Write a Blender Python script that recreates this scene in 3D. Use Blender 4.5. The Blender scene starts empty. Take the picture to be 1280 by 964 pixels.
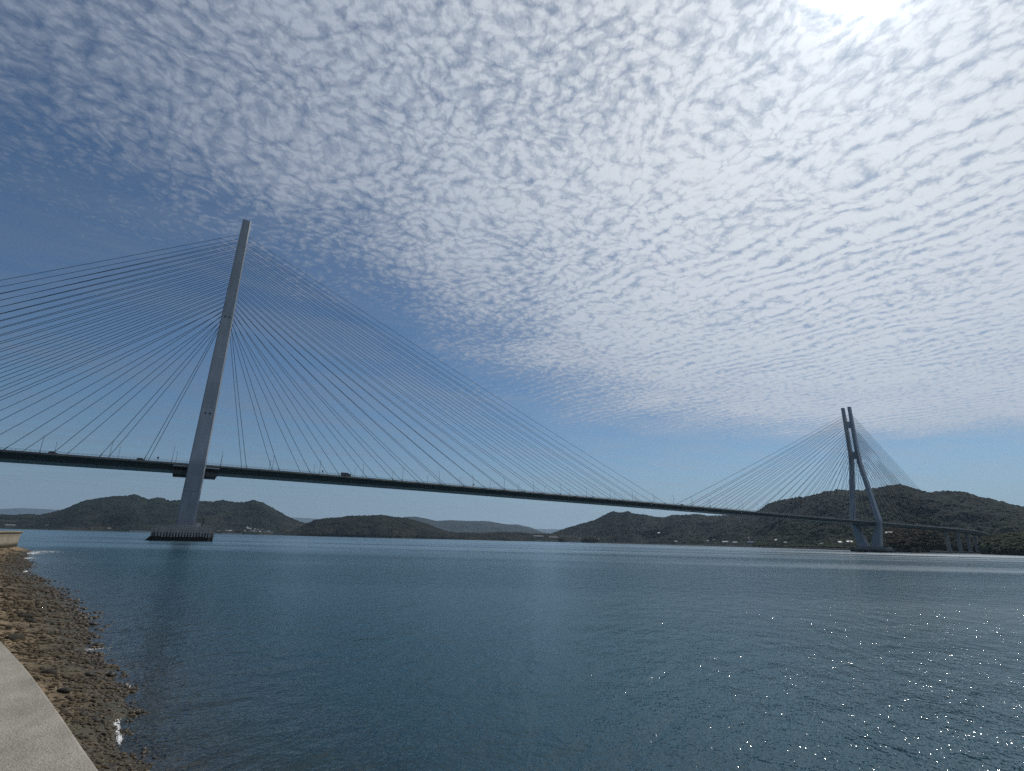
import bpy, bmesh, math, random
import numpy as np
from mathutils import Vector, Matrix
R = math.radians
rnd = random.Random(7)
rng = np.random.default_rng(11)
sc = bpy.context.scene
col = sc.collection

# ------------------------------------------------------------------ camera
F_PX, PITCH, ROLL, YAW = 631.55, R(16.9913), R(1.3789), R(32.24)
CAM = np.array([-4.241, -385.164, 4.953])
_fw = np.array([math.sin(YAW), math.cos(YAW), 0]); _rt = np.array([math.cos(YAW), -math.sin(YAW), 0]); _up = np.array([0, 0, 1.])
_F = _fw*math.cos(PITCH)+_up*math.sin(PITCH); _U = -_fw*math.sin(PITCH)+_up*math.cos(PITCH)
_r2 = _rt*math.cos(ROLL)+_U*math.sin(ROLL); _u2 = -_rt*math.sin(ROLL)+_U*math.cos(ROLL)
cd = bpy.data.cameras.new('camera'); cam = bpy.data.objects.new('camera', cd); col.objects.link(cam)
cd.sensor_fit = 'HORIZONTAL'; cd.sensor_width = 36; cd.lens = F_PX/1280*36
cd.clip_start = .05; cd.clip_end = 90000
M4 = Matrix.Identity(4)
for i in range(3):
    M4[i][0] = _r2[i]; M4[i][1] = _u2[i]; M4[i][2] = -_F[i]; M4[i][3] = CAM[i]
cam.matrix_world = M4
sc.camera = cam

def azel(px, py):
    """direction seen at a point of the survey photograph: azimuth from +Y towards +X, elevation"""
    v = _F*F_PX + _r2*(px-640) + _u2*(482-py); v = v/np.linalg.norm(v)
    return math.atan2(v[0], v[1]), math.asin(v[2])

# ------------------------------------------------------------------ noise in numpy
def _hash(ix, iy, s=0):
    n = (ix.astype(np.int64)*374761393 + iy.astype(np.int64)*668265263 + s*1274126177) & 0xffffffff
    n = ((n ^ (n >> 13))*1274126177) & 0xffffffff
    n = ((n ^ (n >> 16))*2246822519) & 0xffffffff
    return (n ^ (n >> 15)).astype(np.float64)/4294967295.0
def vnoise(x, y, s=0):
    ix = np.floor(x); iy = np.floor(y); fx = x-ix; fy = y-iy
    fx = fx*fx*fx*(fx*(fx*6-15)+10); fy = fy*fy*fy*(fy*(fy*6-15)+10)
    a = _hash(ix, iy, s); b = _hash(ix+1, iy, s); c = _hash(ix, iy+1, s); d = _hash(ix+1, iy+1, s)
    return (a*(1-fx)+b*fx)*(1-fy)+(c*(1-fx)+d*fx)*fy
def fbm(x, y, o=4, s=0):
    t = 0; a = 1; n = 0; c, q = math.cos(.6), math.sin(.6)
    for i in range(o):
        t = t+a*vnoise(x, y, s+i*17); n += a; a *= .5
        x, y = (x*c-y*q)*2.03+5.3, (x*q+y*c)*2.03+1.7
    return t/n
def domes(x, y, c, s=0):
    """tree crowns: rounded domes on a jittered grid of pitch c, 0..1"""
    x = x/c; y = y/c; ix = np.floor(x); iy = np.floor(y); best = np.zeros_like(x)
    for dx in (-1, 0, 1):
        for dy in (-1, 0, 1):
            jx = ix+dx; jy = iy+dy
            px = jx+_hash(jx, jy, s); py = jy+_hash(jx, jy, s+1); rr = .55+.45*_hash(jx, jy, s+2)
            d2 = ((x-px)**2+(y-py)**2)/(rr*rr)
            best = np.maximum(best, (.45+.55*_hash(jx, jy, s+3))*np.sqrt(np.clip(1-d2, 0, 1)))
    return best
def sstep(a, b, x):
    t = np.clip((x-a)/(b-a), 0, 1); return t*t*(3-2*t)

# ------------------------------------------------------------------ object helpers
def link(o, parent=None):
    col.objects.link(o)
    if parent is not None: o.parent = parent
    return o
def tag(o, label=None, cat=None, group=None, kind=None):
    if label: o['label'] = label
    if cat: o['category'] = cat
    if group: o['group'] = group
    if kind: o['kind'] = kind
    return o
def empty(name, loc=(0, 0, 0), rz=0, parent=None):
    o = bpy.data.objects.new(name, None); o.location = loc; o.rotation_euler = (0, 0, rz); o.empty_display_size = .5
    return link(o, parent)
def arr_mesh(name, V, Fc, mat, parent=None, smooth=False):
    V = np.asarray(V, np.float32); Fc = np.asarray(Fc, np.int32); k = Fc.shape[1]
    me = bpy.data.meshes.new(name)
    me.vertices.add(len(V)); me.vertices.foreach_set('co', V.ravel())
    me.loops.add(Fc.size); me.loops.foreach_set('vertex_index', Fc.ravel())
    me.polygons.add(len(Fc)); me.polygons.foreach_set('loop_start', np.arange(0, Fc.size, k, dtype=np.int32))
    me.polygons.foreach_set('loop_total', np.full(len(Fc), k, np.int32))
    if smooth: me.polygons.foreach_set('use_smooth', np.ones(len(Fc), bool))
    me.update(calc_edges=True); me.materials.append(mat)
    return link(bpy.data.objects.new(name, me), parent)
def attr(o, name, vals):
    a = o.data.attributes.new(name, 'FLOAT', 'POINT'); a.data.foreach_set('value', np.asarray(vals, np.float32).ravel())
class MB:
    """collects boxes, prisms and bars; build() links them as one mesh object"""
    def __init__(s): s.v = []; s.f = []
    def add(s, vs, fs):
        n = len(s.v); s.v += [tuple(map(float, v)) for v in vs]; s.f += [tuple(n+i for i in f) for f in fs]; return s
    def box(s, x0, x1, y0, y1, z0, z1):
        return s.add([(x0, y0, z0), (x1, y0, z0), (x1, y1, z0), (x0, y1, z0), (x0, y0, z1), (x1, y0, z1), (x1, y1, z1), (x0, y1, z1)],
                     [(3, 2, 1, 0), (4, 5, 6, 7), (0, 1, 5, 4), (1, 2, 6, 5), (2, 3, 7, 6), (3, 0, 4, 7)])
    def loft(s, rings, cap=True):
        n = len(rings[0]); base = len(s.v)
        for r in rings: s.v += [tuple(map(float, p)) for p in r]
        for k in range(len(rings)-1):
            for i in range(n):
                j = (i+1) % n; s.f.append((base+k*n+i, base+k*n+j, base+(k+1)*n+j, base+(k+1)*n+i))
        if cap:
            s.f.append(tuple(base+i for i in reversed(range(n)))); s.f.append(tuple(base+(len(rings)-1)*n+i for i in range(n)))
        return s
    def bar(s, a, b, r, n=6, r2=None):
        a = Vector(a); b = Vector(b); d = (b-a).normalized()
        u = d.cross(Vector((0, 0, 1)) if abs(d.z) < .9 else Vector((1, 0, 0))).normalized(); w = d.cross(u)
        rs = []
        for p, q in ((a, r), (b, r if r2 is None else r2)):
            rs.append([p+(u*math.cos(2*math.pi*i/n)+w*math.sin(2*math.pi*i/n))*q for i in range(n)])
        return s.loft(rs)
    def build(s, name, mat, parent=None, smooth=False, bevel=0):
        me = bpy.data.meshes.new(name); me.from_pydata(s.v, [], s.f); me.materials.append(mat)
        bm = bmesh.new(); bm.from_mesh(me); bmesh.ops.recalc_face_normals(bm, faces=bm.faces)
        if bevel:
            bmesh.ops.bevel(bm, geom=[e for e in bm.edges if e.is_manifold and e.calc_face_angle(0) > .5], offset=bevel, segments=2, affect='EDGES', profile=.6)
        bm.to_mesh(me); bm.free()
        if smooth:
            for p in me.polygons: p.use_smooth = True
        return link(bpy.data.objects.new(name, me), parent)
def copy_tree(o, parent=None):
    c = o.copy(); col.objects.link(c); c.parent = parent
    for ch in list(o.children): copy_tree(ch, c)
    return c
def ico(sub):
    bm = bmesh.new(); bmesh.ops.create_icosphere(bm, subdivisions=sub, radius=1)
    V = np.array([v.co[:] for v in bm.verts]); Fc = np.array([[v.index for v in f.verts] for f in bm.faces]); bm.free()
    return V, Fc
ICO1, ICO2, ICO3 = ico(1), ico(2), ico(3)
def blobs(name, P, S, mat, parent=None, base=ICO2, rough=.25, seed=1, smooth=False, squash=None):
    """many lumpy blobs (stones, tree crowns) as one mesh; P centres, S radii, (n,) or (n,3)"""
    r = np.random.default_rng(seed); bv, bf = base; n = len(P); m = len(bv)
    S = np.asarray(S, float); S = S[:, None]*np.ones(3) if S.ndim == 1 else S
    rad = 1+rough*r.uniform(-1, 1, (n, m, 1))
    V = bv[None]*rad*S[:, None, :]
    a = r.uniform(0, 6.283, n); c, q = np.cos(a)[:, None], np.sin(a)[:, None]
    x = V[..., 0]*c-V[..., 1]*q; y = V[..., 0]*q+V[..., 1]*c
    V = np.stack([x, y, V[..., 2]], -1)+np.asarray(P)[:, None, :]
    Fc = (bf[None]+(np.arange(n)*m)[:, None, None]).reshape(-1, 3)
    return arr_mesh(name, V.reshape(-1, 3), Fc, mat, parent, smooth)

# ------------------------------------------------------------------ material helpers
class NT:
    def __init__(s, tree): s.t = tree; s.n = tree.nodes; s.l = tree.links
    def new(s, typ, **kw):
        n = s.n.new(typ)
        for k, v in kw.items(): setattr(n, k, v)
        return n
    def put(s, sock, v):
        if isinstance(v, bpy.types.NodeSocket): s.l.new(v, sock)
        else: sock.default_value = v
    def math(s, op, a, b=0., c=None, clamp=False):
        n = s.new('ShaderNodeMath', operation=op, use_clamp=clamp); s.put(n.inputs[0], a); s.put(n.inputs[1], b)
        if c is not None: s.put(n.inputs[2], c)
        return n.outputs[0]
    def vmath(s, op, a, b=(0, 0, 0), scale=None):
        n = s.new('ShaderNodeVectorMath', operation=op); s.put(n.inputs[0], a); s.put(n.inputs[1], b)
        if scale is not None: s.put(n.inputs[3], scale)
        return n.outputs['Value'] if op in ('DOT_PRODUCT', 'LENGTH', 'DISTANCE') else n.outputs[0]
    def noise(s, vec, scale, detail=3., rough=.5, dist=0., dim='3D'):
        n = s.new('ShaderNodeTexNoise', noise_dimensions=dim); s.put(n.inputs['Vector'], vec)
        s.put(n.inputs['Scale'], scale); n.inputs['Detail'].default_value = detail; n.inputs['Roughness'].default_value = rough
        n.inputs['Distortion'].default_value = dist
        return n.outputs[0]
    def voro(s, vec, scale, feature='F1', dim='3D', smooth=None):
        n = s.new('ShaderNodeTexVoronoi', feature=feature, voronoi_dimensions=dim); s.put(n.inputs['Vector'], vec); s.put(n.inputs['Scale'], scale)
        if smooth is not None: n.inputs['Smoothness'].default_value = smooth
        return n.outputs['Distance']
    def ramp(s, fac, stops):
        n = s.new('ShaderNodeValToRGB'); e = n.color_ramp.elements
        while len(e) < len(stops): e.new(.5)
        for i, (p, c) in enumerate(stops): e[i].position = p; e[i].color = (c[0], c[1], c[2], 1)
        s.put(n.inputs[0], fac); return n.outputs[0]
    def mapr(s, v, a, b, c, d, smooth=False):
        n = s.new('ShaderNodeMapRange'); n.clamp = True
        if smooth: n.interpolation_type = 'SMOOTHSTEP'
        for i, x in enumerate((v, a, b, c, d)): s.put(n.inputs[i], x)
        return n.outputs[0]
    def mix(s, f, a, b, mode='MIX'):
        n = s.new('ShaderNodeMix', data_type='RGBA', blend_type=mode); n.clamp_factor = True
        s.put(n.inputs[0], f); s.put(n.inputs[6], a if isinstance(a, bpy.types.NodeSocket) else (*a, 1)); s.put(n.inputs[7], b if isinstance(b, bpy.types.NodeSocket) else (*b, 1))
        return n.outputs[2]
    def sep(s, v):
        n = s.new('ShaderNodeSeparateXYZ'); s.put(n.inputs[0], v); return n.outputs
    def comb(s, x, y, z):
        n = s.new('ShaderNodeCombineXYZ'); [s.put(n.inputs[i], v) for i, v in enumerate((x, y, z))]; return n.outputs[0]
    def bump(s, h, dist=1., strength=1.):
        n = s.new('ShaderNodeBump'); n.inputs['Strength'].default_value = strength; n.inputs['Distance'].default_value = dist; s.put(n.inputs['Height'], h); return n.outputs[0]
def material(name):
    m = bpy.data.materials.new(name); m.use_nodes = True; t = NT(m.node_tree); t.n.clear()
    out = t.new('ShaderNodeOutputMaterial'); return m, t, out
def principled(t, out, colr, rough=.6, normal=None, metal=0., spec=.4):
    p = t.new('ShaderNodeBsdfPrincipled'); t.put(p.inputs['Base Color'], colr if isinstance(colr, bpy.types.NodeSocket) else (*colr, 1))
    t.put(p.inputs['Roughness'], rough); p.inputs['Metallic'].default_value = metal; p.inputs['Specular IOR Level'].default_value = spec
    if normal is not None: t.put(p.inputs['Normal'], normal)
    t.l.new(p.outputs[0], out.inputs[0]); return p
def gpos(t): return t.new('ShaderNodeNewGeometry').outputs['Position']
def plain(name, c, rough=.6, var=.15, scale=.5, metal=0., bump=0., bscale=8.):
    m, t, out = material(name); g = gpos(t)
    n = t.noise(g, scale, 4, .6)
    f = t.mapr(n, .3, .7, 1-var, 1+var); cc = t.mix(1., c, t.comb(f, f, f), 'MULTIPLY')
    nb = t.bump(t.noise(g, bscale, 3), bump) if bump else None
    principled(t, out, cc, rough, nb, metal); return m

# ------------------------------------------------------------------ sun, sky, clouds
SUN_EL, SUN_AZ = R(48.6), R(76.3)
SUND = Vector((math.cos(SUN_EL)*math.sin(SUN_AZ), math.cos(SUN_EL)*math.cos(SUN_AZ), math.sin(SUN_EL)))
sl = bpy.data.lights.new('sun', 'SUN'); sl.energy = 3.0; sl.angle = R(.53); sl.color = (1, .95, .87)
so = bpy.data.objects.new('sun', sl); col.objects.link(so); so.rotation_euler = SUND.to_track_quat('Z', 'Y').to_euler(); so.location = (300, 0, 400)

w = bpy.data.worlds.new('World'); sc.world = w; w.use_nodes = True; t = NT(w.node_tree); t.n.clear()
wout = t.new('ShaderNodeOutputWorld')
sky = t.new('ShaderNodeTexSky', sky_type='NISHITA'); sky.sun_disc = False; sky.sun_elevation = SUN_EL; sky.sun_rotation = SUN_AZ
sky.air_density = 1.0; sky.dust_density = .45; sky.ozone_density = 3.2; sky.altitude = 5
tc = t.new('ShaderNodeTexCoord'); D = t.vmath('NORMALIZE', tc.outputs['Generated'])
dx, dy, dz = t.sep(D)
dzc = t.math('MAXIMUM', dz, .03)
u = t.math('DIVIDE', dx, dzc); v = t.math('DIVIDE', dy, dzc)
P = t.comb(u, v, 0.)
cosS = t.vmath('DOT_PRODUCT', D, tuple(SUND))
# the cloud sheet lies at one height: P is the place on it. its northern edge runs as a curve v = f(u)
edge = t.new('ShaderNodeFloatCurve'); cv = edge.mapping.curves[0]
pts = [(-2, 1.4), (-1, 1.85), (-.55, 2.02), (-.37, 2.06), (.01, 2.05), (.42, 2.08), (.8, 2.1), (1.1, 2.2), (1.64, 2.72), (2.3, 2.95), (3.4, 3.2), (4.3, 3.0), (5.0, 2.5), (5.8, 1.7), (6.4, .4)]
for i, (a, b) in enumerate(pts):
    q = ((a+2)/9, b/4)
    if i < 2: cv.points[i].location = q
    else: cv.points.new(*q)
edge.mapping.update()
t.put(edge.inputs['Value'], t.math('DIVIDE', t.math('ADD', u, 2.), 9.))
fu = t.math('MULTIPLY', edge.outputs[0], 4.)
nlow = t.noise(P, 1.3, 5, .6)
dist_edge = t.math('ADD', t.math('SUBTRACT', fu, v), t.math('MULTIPLY', t.math('SUBTRACT', nlow, .5), 1.7))
soft = t.math('MAXIMUM', t.mapr(u, .5, 3.0, .8, 1.5), t.mapr(u, -.6, .5, 1.25, .8))
mask = t.mapr(t.math('DIVIDE', dist_edge, soft), -.25, .75, 0., 1.)
# warp, then puffs: cells + billows + rows of ripples
def warped(base, src, scale, amp, detail):
    n = t.new('ShaderNodeTexNoise'); t.put(n.inputs['Vector'], src); n.inputs['Scale'].default_value = scale; n.inputs['Detail'].default_value = detail; n.inputs['Roughness'].default_value = .6
    return t.vmath('ADD', base, t.vmath('SCALE', t.vmath('SUBTRACT', n.outputs['Color'], (.5, .5, .5)), scale=amp))
W = warped(P, P, 2.6, .20, 2)
W1 = warped(W, P, 18., .05, 2)
W2 = warped(W1, P, 95., .019, 6)
cell = t.voro(W2, 29., 'SMOOTH_F1', '2D', .3)
cell2 = t.voro(t.vmath('ADD', W2, (4.1, 2.7, 0)), 68., 'SMOOTH_F1', '2D', .3)
fib = t.vmath('MULTIPLY', t.comb(t.math('ADD', t.math('MULTIPLY', u, .55), t.math('MULTIPLY', v, .83)), t.math('SUBTRACT', t.math('MULTIPLY', u, .83), t.math('MULTIPLY', v, .55)), 0.), (1., 3.2, 1.))
fibre = t.noise(fib, 62., 7, .7, .6)
bil = t.noise(W1, 18., 10, .68, 0.)
rowv = t.math('ADD', t.math('MULTIPLY', u, .98), t.math('MULTIPLY', v, .12))
roww = t.math('ADD', t.math('MULTIPLY', rowv, 72.), t.math('MULTIPLY', t.noise(P, 2.6, 5, .5), 24.))
row = t.math('MULTIPLY', t.math('SINE', roww), .5)
rowamt = t.mapr(t.noise(t.vmath('ADD', P, (3.3, 1.2, 0)), 1.1, 2), .36, .56, .08, .60)
rowamt = t.math('MULTIPLY', rowamt, t.mapr(u, .8, 1.6, .12, 1.))
big = t.noise(P, 2.0, 3, .5)
dens = t.math('MULTIPLY', t.math('SUBTRACT', .40, cell), .92)
dens = t.math('ADD', dens, t.math('MULTIPLY', t.math('SUBTRACT', .38, cell2), .42))
dens = t.math('ADD', dens, t.math('MULTIPLY', t.math('SUBTRACT', bil, .5), 1.2))
dens = t.math('ADD', dens, t.math('MULTIPLY', t.math('SUBTRACT', fibre, .5), .75))
dens = t.math('ADD', dens, t.math('MULTIPLY', row, rowamt))
dens = t.math('ADD', dens, t.math('MULTIPLY', t.math('SUBTRACT', big, .5), .75))
dens = t.math('ADD', dens, t.mapr(u, -.6, 1.5, .70, 1.08))
dens = t.math('ADD', dens, t.math('MULTIPLY', t.math('SUBTRACT', mask, 1.), 1.3))
alpha = t.mapr(dens, -.16, 1.04, 0., 1., False)
alpha = t.math('MULTIPLY', t.math('POWER', alpha, .9), .96)
# thin high streaks elsewhere
st = t.noise(t.vmath('MULTIPLY', P, (.35, 1.1, 1.)), 1.6, 6, .62, .6)
streak = t.math('MULTIPLY', t.mapr(st, .43, .76, 0., .46), t.mapr(dz, .02, .09, .6, 1.))
alpha = t.math('MULTIPLY', t.math('MAXIMUM', alpha, streak), t.mapr(dz, .0, .02, 0., 1.))
veil = t.mapr(cosS, .45, 1., .06, .42)                     # thin veil between the puffs, towards the sun
alpha = t.math('MAXIMUM', alpha, t.math('MULTIPLY', veil, t.mapr(mask, 0, .5, 0., 1.)))
# cloud light: ice and droplets scatter strongly forwards
cpos = t.math('MAXIMUM', cosS, 0.)
L = t.math('ADD', .235, t.math('MULTIPLY', t.math('POWER', cpos, 2.6), .54))
L = t.math('ADD', L, t.math('MULTIPLY', t.math('POWER', cpos, 60.), .18))
L = t.math('ADD', L, t.math('MULTIPLY', t.math('POWER', cpos, 700.), 2.2))
thick = t.mapr(dens, .0, 1.3, .82, 1.08)
L = t.math('MULTIPLY', t.math('MULTIPLY', L, thick), 1.02)
cc = t.mix(t.mapr(cosS, .35, .95, 0., 1.), (.74, .91, 1.24), (.94, 1., 1.07))
bgc = t.new('ShaderNodeBackground'); t.put(bgc.inputs[0], cc); t.put(bgc.inputs[1], L)
low = t.mapr(dz, -.02, .16, .75, 0., True)                # air near the horizon: blue-white mist far beyond the strait
skyc = t.mix(low, t.mix(1., sky.outputs[0], (.78, .98, 1.10), 'MULTIPLY'), (3.3, 4.5, 6.0))
bgs = t.new('ShaderNodeBackground'); t.put(bgs.inputs[0], skyc); bgs.inputs[1].default_value = .060
mx = t.new('ShaderNodeMixShader'); t.put(mx.inputs[0], alpha); t.l.new(bgs.outputs[0], mx.inputs[1]); t.l.new(bgc.outputs[0], mx.inputs[2])
t.l.new(mx.outputs[0], wout.inputs[0])
w.cycles.sampling_method = 'MANUAL'; w.cycles.sample_map_resolution = 1024

# ------------------------------------------------------------------ materials
def steel_paint(name, c, seams, zstep=17.5):
    m, t, out = material(name); g = gpos(t); x, y, z = t.sep(g)
    n1 = t.noise(t.vmath('MULTIPLY', g, (1, 1, .12)), .5, 4, .6); f = t.mapr(n1, .3, .7, .86, 1.1)
    if seams:
        fr = t.math('FRACT', t.math('DIVIDE', t.math('SUBTRACT', z, 11.), zstep))
        ln = t.math('LESS_THAN', fr, .026); f = t.math('MULTIPLY', f, t.math('SUBTRACT', 1., t.math('MULTIPLY', ln, .2)))
        pid = t.math('FLOOR', t.math('DIVIDE', t.math('SUBTRACT', z, 11.), zstep))
        wn = t.new('ShaderNodeTexWhiteNoise', noise_dimensions='1D'); t.put(wn.inputs['W'], pid)
        f = t.math('MULTIPLY', f, t.mapr(wn.outputs[0], 0, 1, .93, 1.05))
    principled(t, out, t.mix(1., c, t.comb(f, f, f), 'MULTIPLY'), .45); return m
TOWER = steel_paint('tower_paint', (.31, .335, .37), True)
GIRDER = steel_paint('girder_paint', (.085, .095, .09), False)
RAIL = plain('galvanised_rail', (.42, .43, .43), .5)
CABLE = plain('cable_sheath', (.012, .017, .03), .8, .05)
DARK = plain('dark_steel', (.05, .05, .055), .6)
ASPH = plain('asphalt', (.05, .05, .052), .9)
POLE = plain('lamp_pole_grey', (.16, .17, .18), .5)
def pier_mat():
    m, t, out = material('pier_concrete'); g = gpos(t); x, y, z = t.sep(g)
    n = t.noise(g, .8, 5, .65); zz = t.math('ADD', z, t.math('MULTIPLY', t.math('SUBTRACT', n, .5), 1.2))
    c = t.ramp(t.math('DIVIDE', zz, 10.), [(.0, (.012, .013, .011)), (.20, (.016, .017, .014)), (.27, (.14, .13, .11)), (1., (.30, .29, .27))])
    principled(t, out, c, .85, t.bump(n, .15)); return m
PIER = pier_mat()
CONC_L = plain('pale_concrete', (.36, .35, .33), .85, .2, .3)
CONC_M = plain('viaduct_concrete', (.25, .26, .25), .85, .2, .3)
WHITEW = plain('white_wall', (.42, .42, .41), .7, .12)
BEIGEW = plain('beige_wall', (.40, .37, .32), .7, .12)
GREYW = plain('grey_wall', (.24, .25, .27), .7, .12)
ROOFG = plain('grey_tile_roof', (.11, .115, .125), .6, .2)
ROOFB = plain('blue_roof', (.14, .18, .24), .5, .2)
ROOFW = plain('pale_metal_roof', (.40, .40, .41), .5, .1)
WINDK = plain('window_glass', (.03, .04, .05), .15)
CARK = plain('car_paint_dark', (.025, .027, .03), .3)
CARW = plain('car_paint_silver', (.45, .46, .47), .3)
TYRE = plain('tyre_rubber', (.02, .02, .02), .9)
BARK = plain('bark', (.06, .05, .04), .9)
BUOY = plain('buoy_dark_green', (.02, .04, .035), .6)
SIGNB = plain('sign_back', (.08, .085, .09), .6)

def forest_mat(name, dark, mid, brown, scale=1/55., brown_amt=.5, zbrown=60.):
    m, t, out = material(name); g = gpos(t); x, y, z = t.sep(g)
    n1 = t.noise(g, scale, 5, .6); n2 = t.noise(g, 1/9., 3, .6); n3 = t.noise(t.vmath('ADD', g, (900, 300, 0)), scale*.55, 4, .6)
    c = t.mix(t.mapr(n1, .38, .62, 0, 1), dark, mid)
    low = t.mapr(t.math('ADD', z, t.math('MULTIPLY', t.math('SUBTRACT', n1, .5), zbrown)), zbrown*.25, zbrown, 1., .12)
    c = t.mix(t.math('MULTIPLY', t.math('MULTIPLY', t.mapr(n3, .5, .62, 0, 1), low), brown_amt), c, brown)
    f = t.mapr(n2, .3, .7, .24, .66); c = t.mix(1., c, t.comb(t.math('MULTIPLY', f, .80), f, t.math('MULTIPLY', f, 1.25)), 'MULTIPLY')
    nb = t.bump(t.noise(g, 1/4., 3, .7), 1.1)
    principled(t, out, c, .95, nb, 0., .1); return m
FOR_A = forest_mat('left_island_woods', (.010, .017, .013), (.036, .046, .027), (.115, .085, .05), 1/120., .75, 130.)
FOR_B = forest_mat('low_island_woods', (.011, .016, .012), (.040, .042, .024), (.10, .075, .045), 1/70., .6, 110.)
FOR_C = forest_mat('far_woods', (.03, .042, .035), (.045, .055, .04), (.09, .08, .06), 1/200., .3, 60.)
FOR_F = forest_mat('mainland_woods', (.010, .018, .015), (.034, .046, .028), (.10, .085, .05), 1/80., .55, 70.)
FOR_G = forest_mat('bluff_woods', (.012, .016, .009), (.034, .036, .016), (.06, .042, .022), 1/16., .6, 30.)

# ------------------------------------------------------------------ ground and water
SH = np.array([(-5000, 2200), (-900, 230), (-600, 95), (-450, 27), (-420, 14), (-400, 5.5), (-385, -.6), (-376, -3), (-370, -4.1), (-368.1, -4.4), (-365.3, -4.7), (-362.3, -5.1), (-359, -5.7), (-355.5, -6.4),
               (-349.8, -7.2), (-343.4, -8.4), (-334, -10.0), (-317, -13.7), (-295.5, -19.2), (-281.7, -21.2), (-268.8, -24.0), (-239.6, -29.2), (-218.6, -32.6), (-212, -45), (-204, -90), (-190, -300), (-150, -5000)], float)
WL = np.array([(-5000, 2150), (-900, 220), (-600, 86), (-450, 19), (-420, 8.4), (-400, 2.0), (-386, -2.45), (-379.35, -4.44), (-377.5, -4.95), (-375.2, -5.6), (-372.6, -6.4), (-360, -10.2),
               (-350, -13.4), (-320, -22.3), (-280, -29.8), (-249, -32.3), (-226, -33.4), (-218, -45), (-210, -90), (-200, -300), (-170, -5000)], float)
def pchip(P):
    x, y = P[:, 0], P[:, 1]; h = np.diff(x); dl = np.diff(y)/h; m = np.zeros(len(x)); m[0] = dl[0]; m[-1] = dl[-1]
    for i in range(1, len(x)-1):
        if dl[i-1]*dl[i] > 0: w1 = 2*h[i]+h[i-1]; w2 = h[i]+2*h[i-1]; m[i] = (w1+w2)/(w1/dl[i-1]+w2/dl[i])
    def f(q):
        q = np.clip(np.asarray(q, float), x[0], x[-1]); k = np.clip(np.searchsorted(x, q)-1, 0, len(x)-2); t_ = (q-x[k])/h[k]
        return y[k]*(1+2*t_)*(1-t_)**2+m[k]*h[k]*t_*(1-t_)**2+y[k+1]*t_*t_*(3-2*t_)+m[k+1]*h[k]*t_*t_*(t_-1)
    return f
_fs, _fw2 = pchip(SH), pchip(WL)
def xs(y): return _fs(y)
def xw(y): return _fw2(y)
def gz(x, y):
    x = np.asarray(x, float); y = np.asarray(y, float)
    s = xs(y)+.9*(fbm(x*.22, y*.22, 3, 5)-.5)*np.clip((y+390)/20, .3, 1.6); wv = xw(y)
    d = (x-s)*.94
    foot = 1.0
    inn = foot*np.clip(-d/np.maximum((s-wv)*.94, .6), 0, 1)**.85
    out = -np.minimum(.075*d+.006*d*d, 7.0)
    z = np.where(d > 0, out, inn)
    z = z+(fbm(x*1.1, y*1.1, 4, 9)-.5)*.16*np.exp(-np.abs(d)/12)*np.clip((z+.25)*3, .25, 1)
    z = np.where(x < wv-.25, np.where(y < -330, 2.72, 3.9), z)
    return np.maximum(z, -7.0)
def polar(az, r):
    A, RR = np.meshgrid(az, r)
    X = CAM[0]+np.sin(A)*RR; Y = CAM[1]+np.cos(A)*RR
    na, nr = len(az), len(r); i = np.arange(nr-1)[:, None]*na+np.arange(na)[None, :]
    j = np.arange(nr-1)[:, None]*na+(np.arange(na)+1)[None, :] % na
    Fc = np.stack([i, j, j+na, i+na], -1).reshape(-1, 4)
    return X.ravel(), Y.ravel(), Fc
az = np.concatenate([np.arange(-18, 8, .07), np.arange(8, 90, .5), np.arange(90, 342, 3.)])*math.pi/180
rr = np.concatenate([np.arange(.6, 6, .3), np.arange(6, 40, .1), np.geomspace(40, 240, 170), np.geomspace(246, 34500, 64)])
GX, GY, GF = polar(az, rr)
GZ = gz(GX, GY)

def beach_mat():
    m, t, out = material('beach_sand'); g = gpos(t); x, y, z = t.sep(g)
    n1 = t.noise(g, .55, 5, .65); n2 = t.noise(g, 3.5, 5, .7); n3 = t.noise(g, 22., 3, .7); vo = t.voro(g, 9.)
    zz = t.math('ADD', z, t.math('MULTIPLY', t.math('SUBTRACT', n1, .5), .55))
    wet = t.mapr(zz, .18, .55, 1., 0.)
    dry = t.mix(t.mapr(n2, .38, .6, 0, 1), (.30, .215, .125), (.10, .075, .045))
    wetc = t.mix(t.mapr(n2, .38, .62, 0, 1), (.020, .018, .009), (.075, .054, .028))
    c = t.mix(wet, dry, wetc)
    c = t.mix(t.math('MULTIPLY', t.mapr(n1, .46, .58, 0, 1), t.mapr(zz, .35, .8, .9, .25)), c, (.042, .040, .019))   # weed
    f = t.mapr(n3, .3, .7, .6, 1.4); c = t.mix(1., c, t.comb(f, f, f), 'MULTIPLY')
    land = t.mapr(z, 1.9, 2.3, 0., 1.); c = t.mix(land, c, (.20, .19, .17))
    h = t.math('ADD', t.math('MULTIPLY', n2, .08), t.math('MULTIPLY', t.math('ADD', n3, t.math('MULTIPLY', vo, .8)), .03))
    principled(t, out, c, t.mapr(wet, 0, 1, .92, .5), t.bump(h, 1.), 0., .4); return m
BEACH = beach_mat()
ground = arr_mesh('ground', np.stack([GX, GY, GZ], -1), GF, BEACH, smooth=True); tag(ground, kind='structure')

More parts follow.
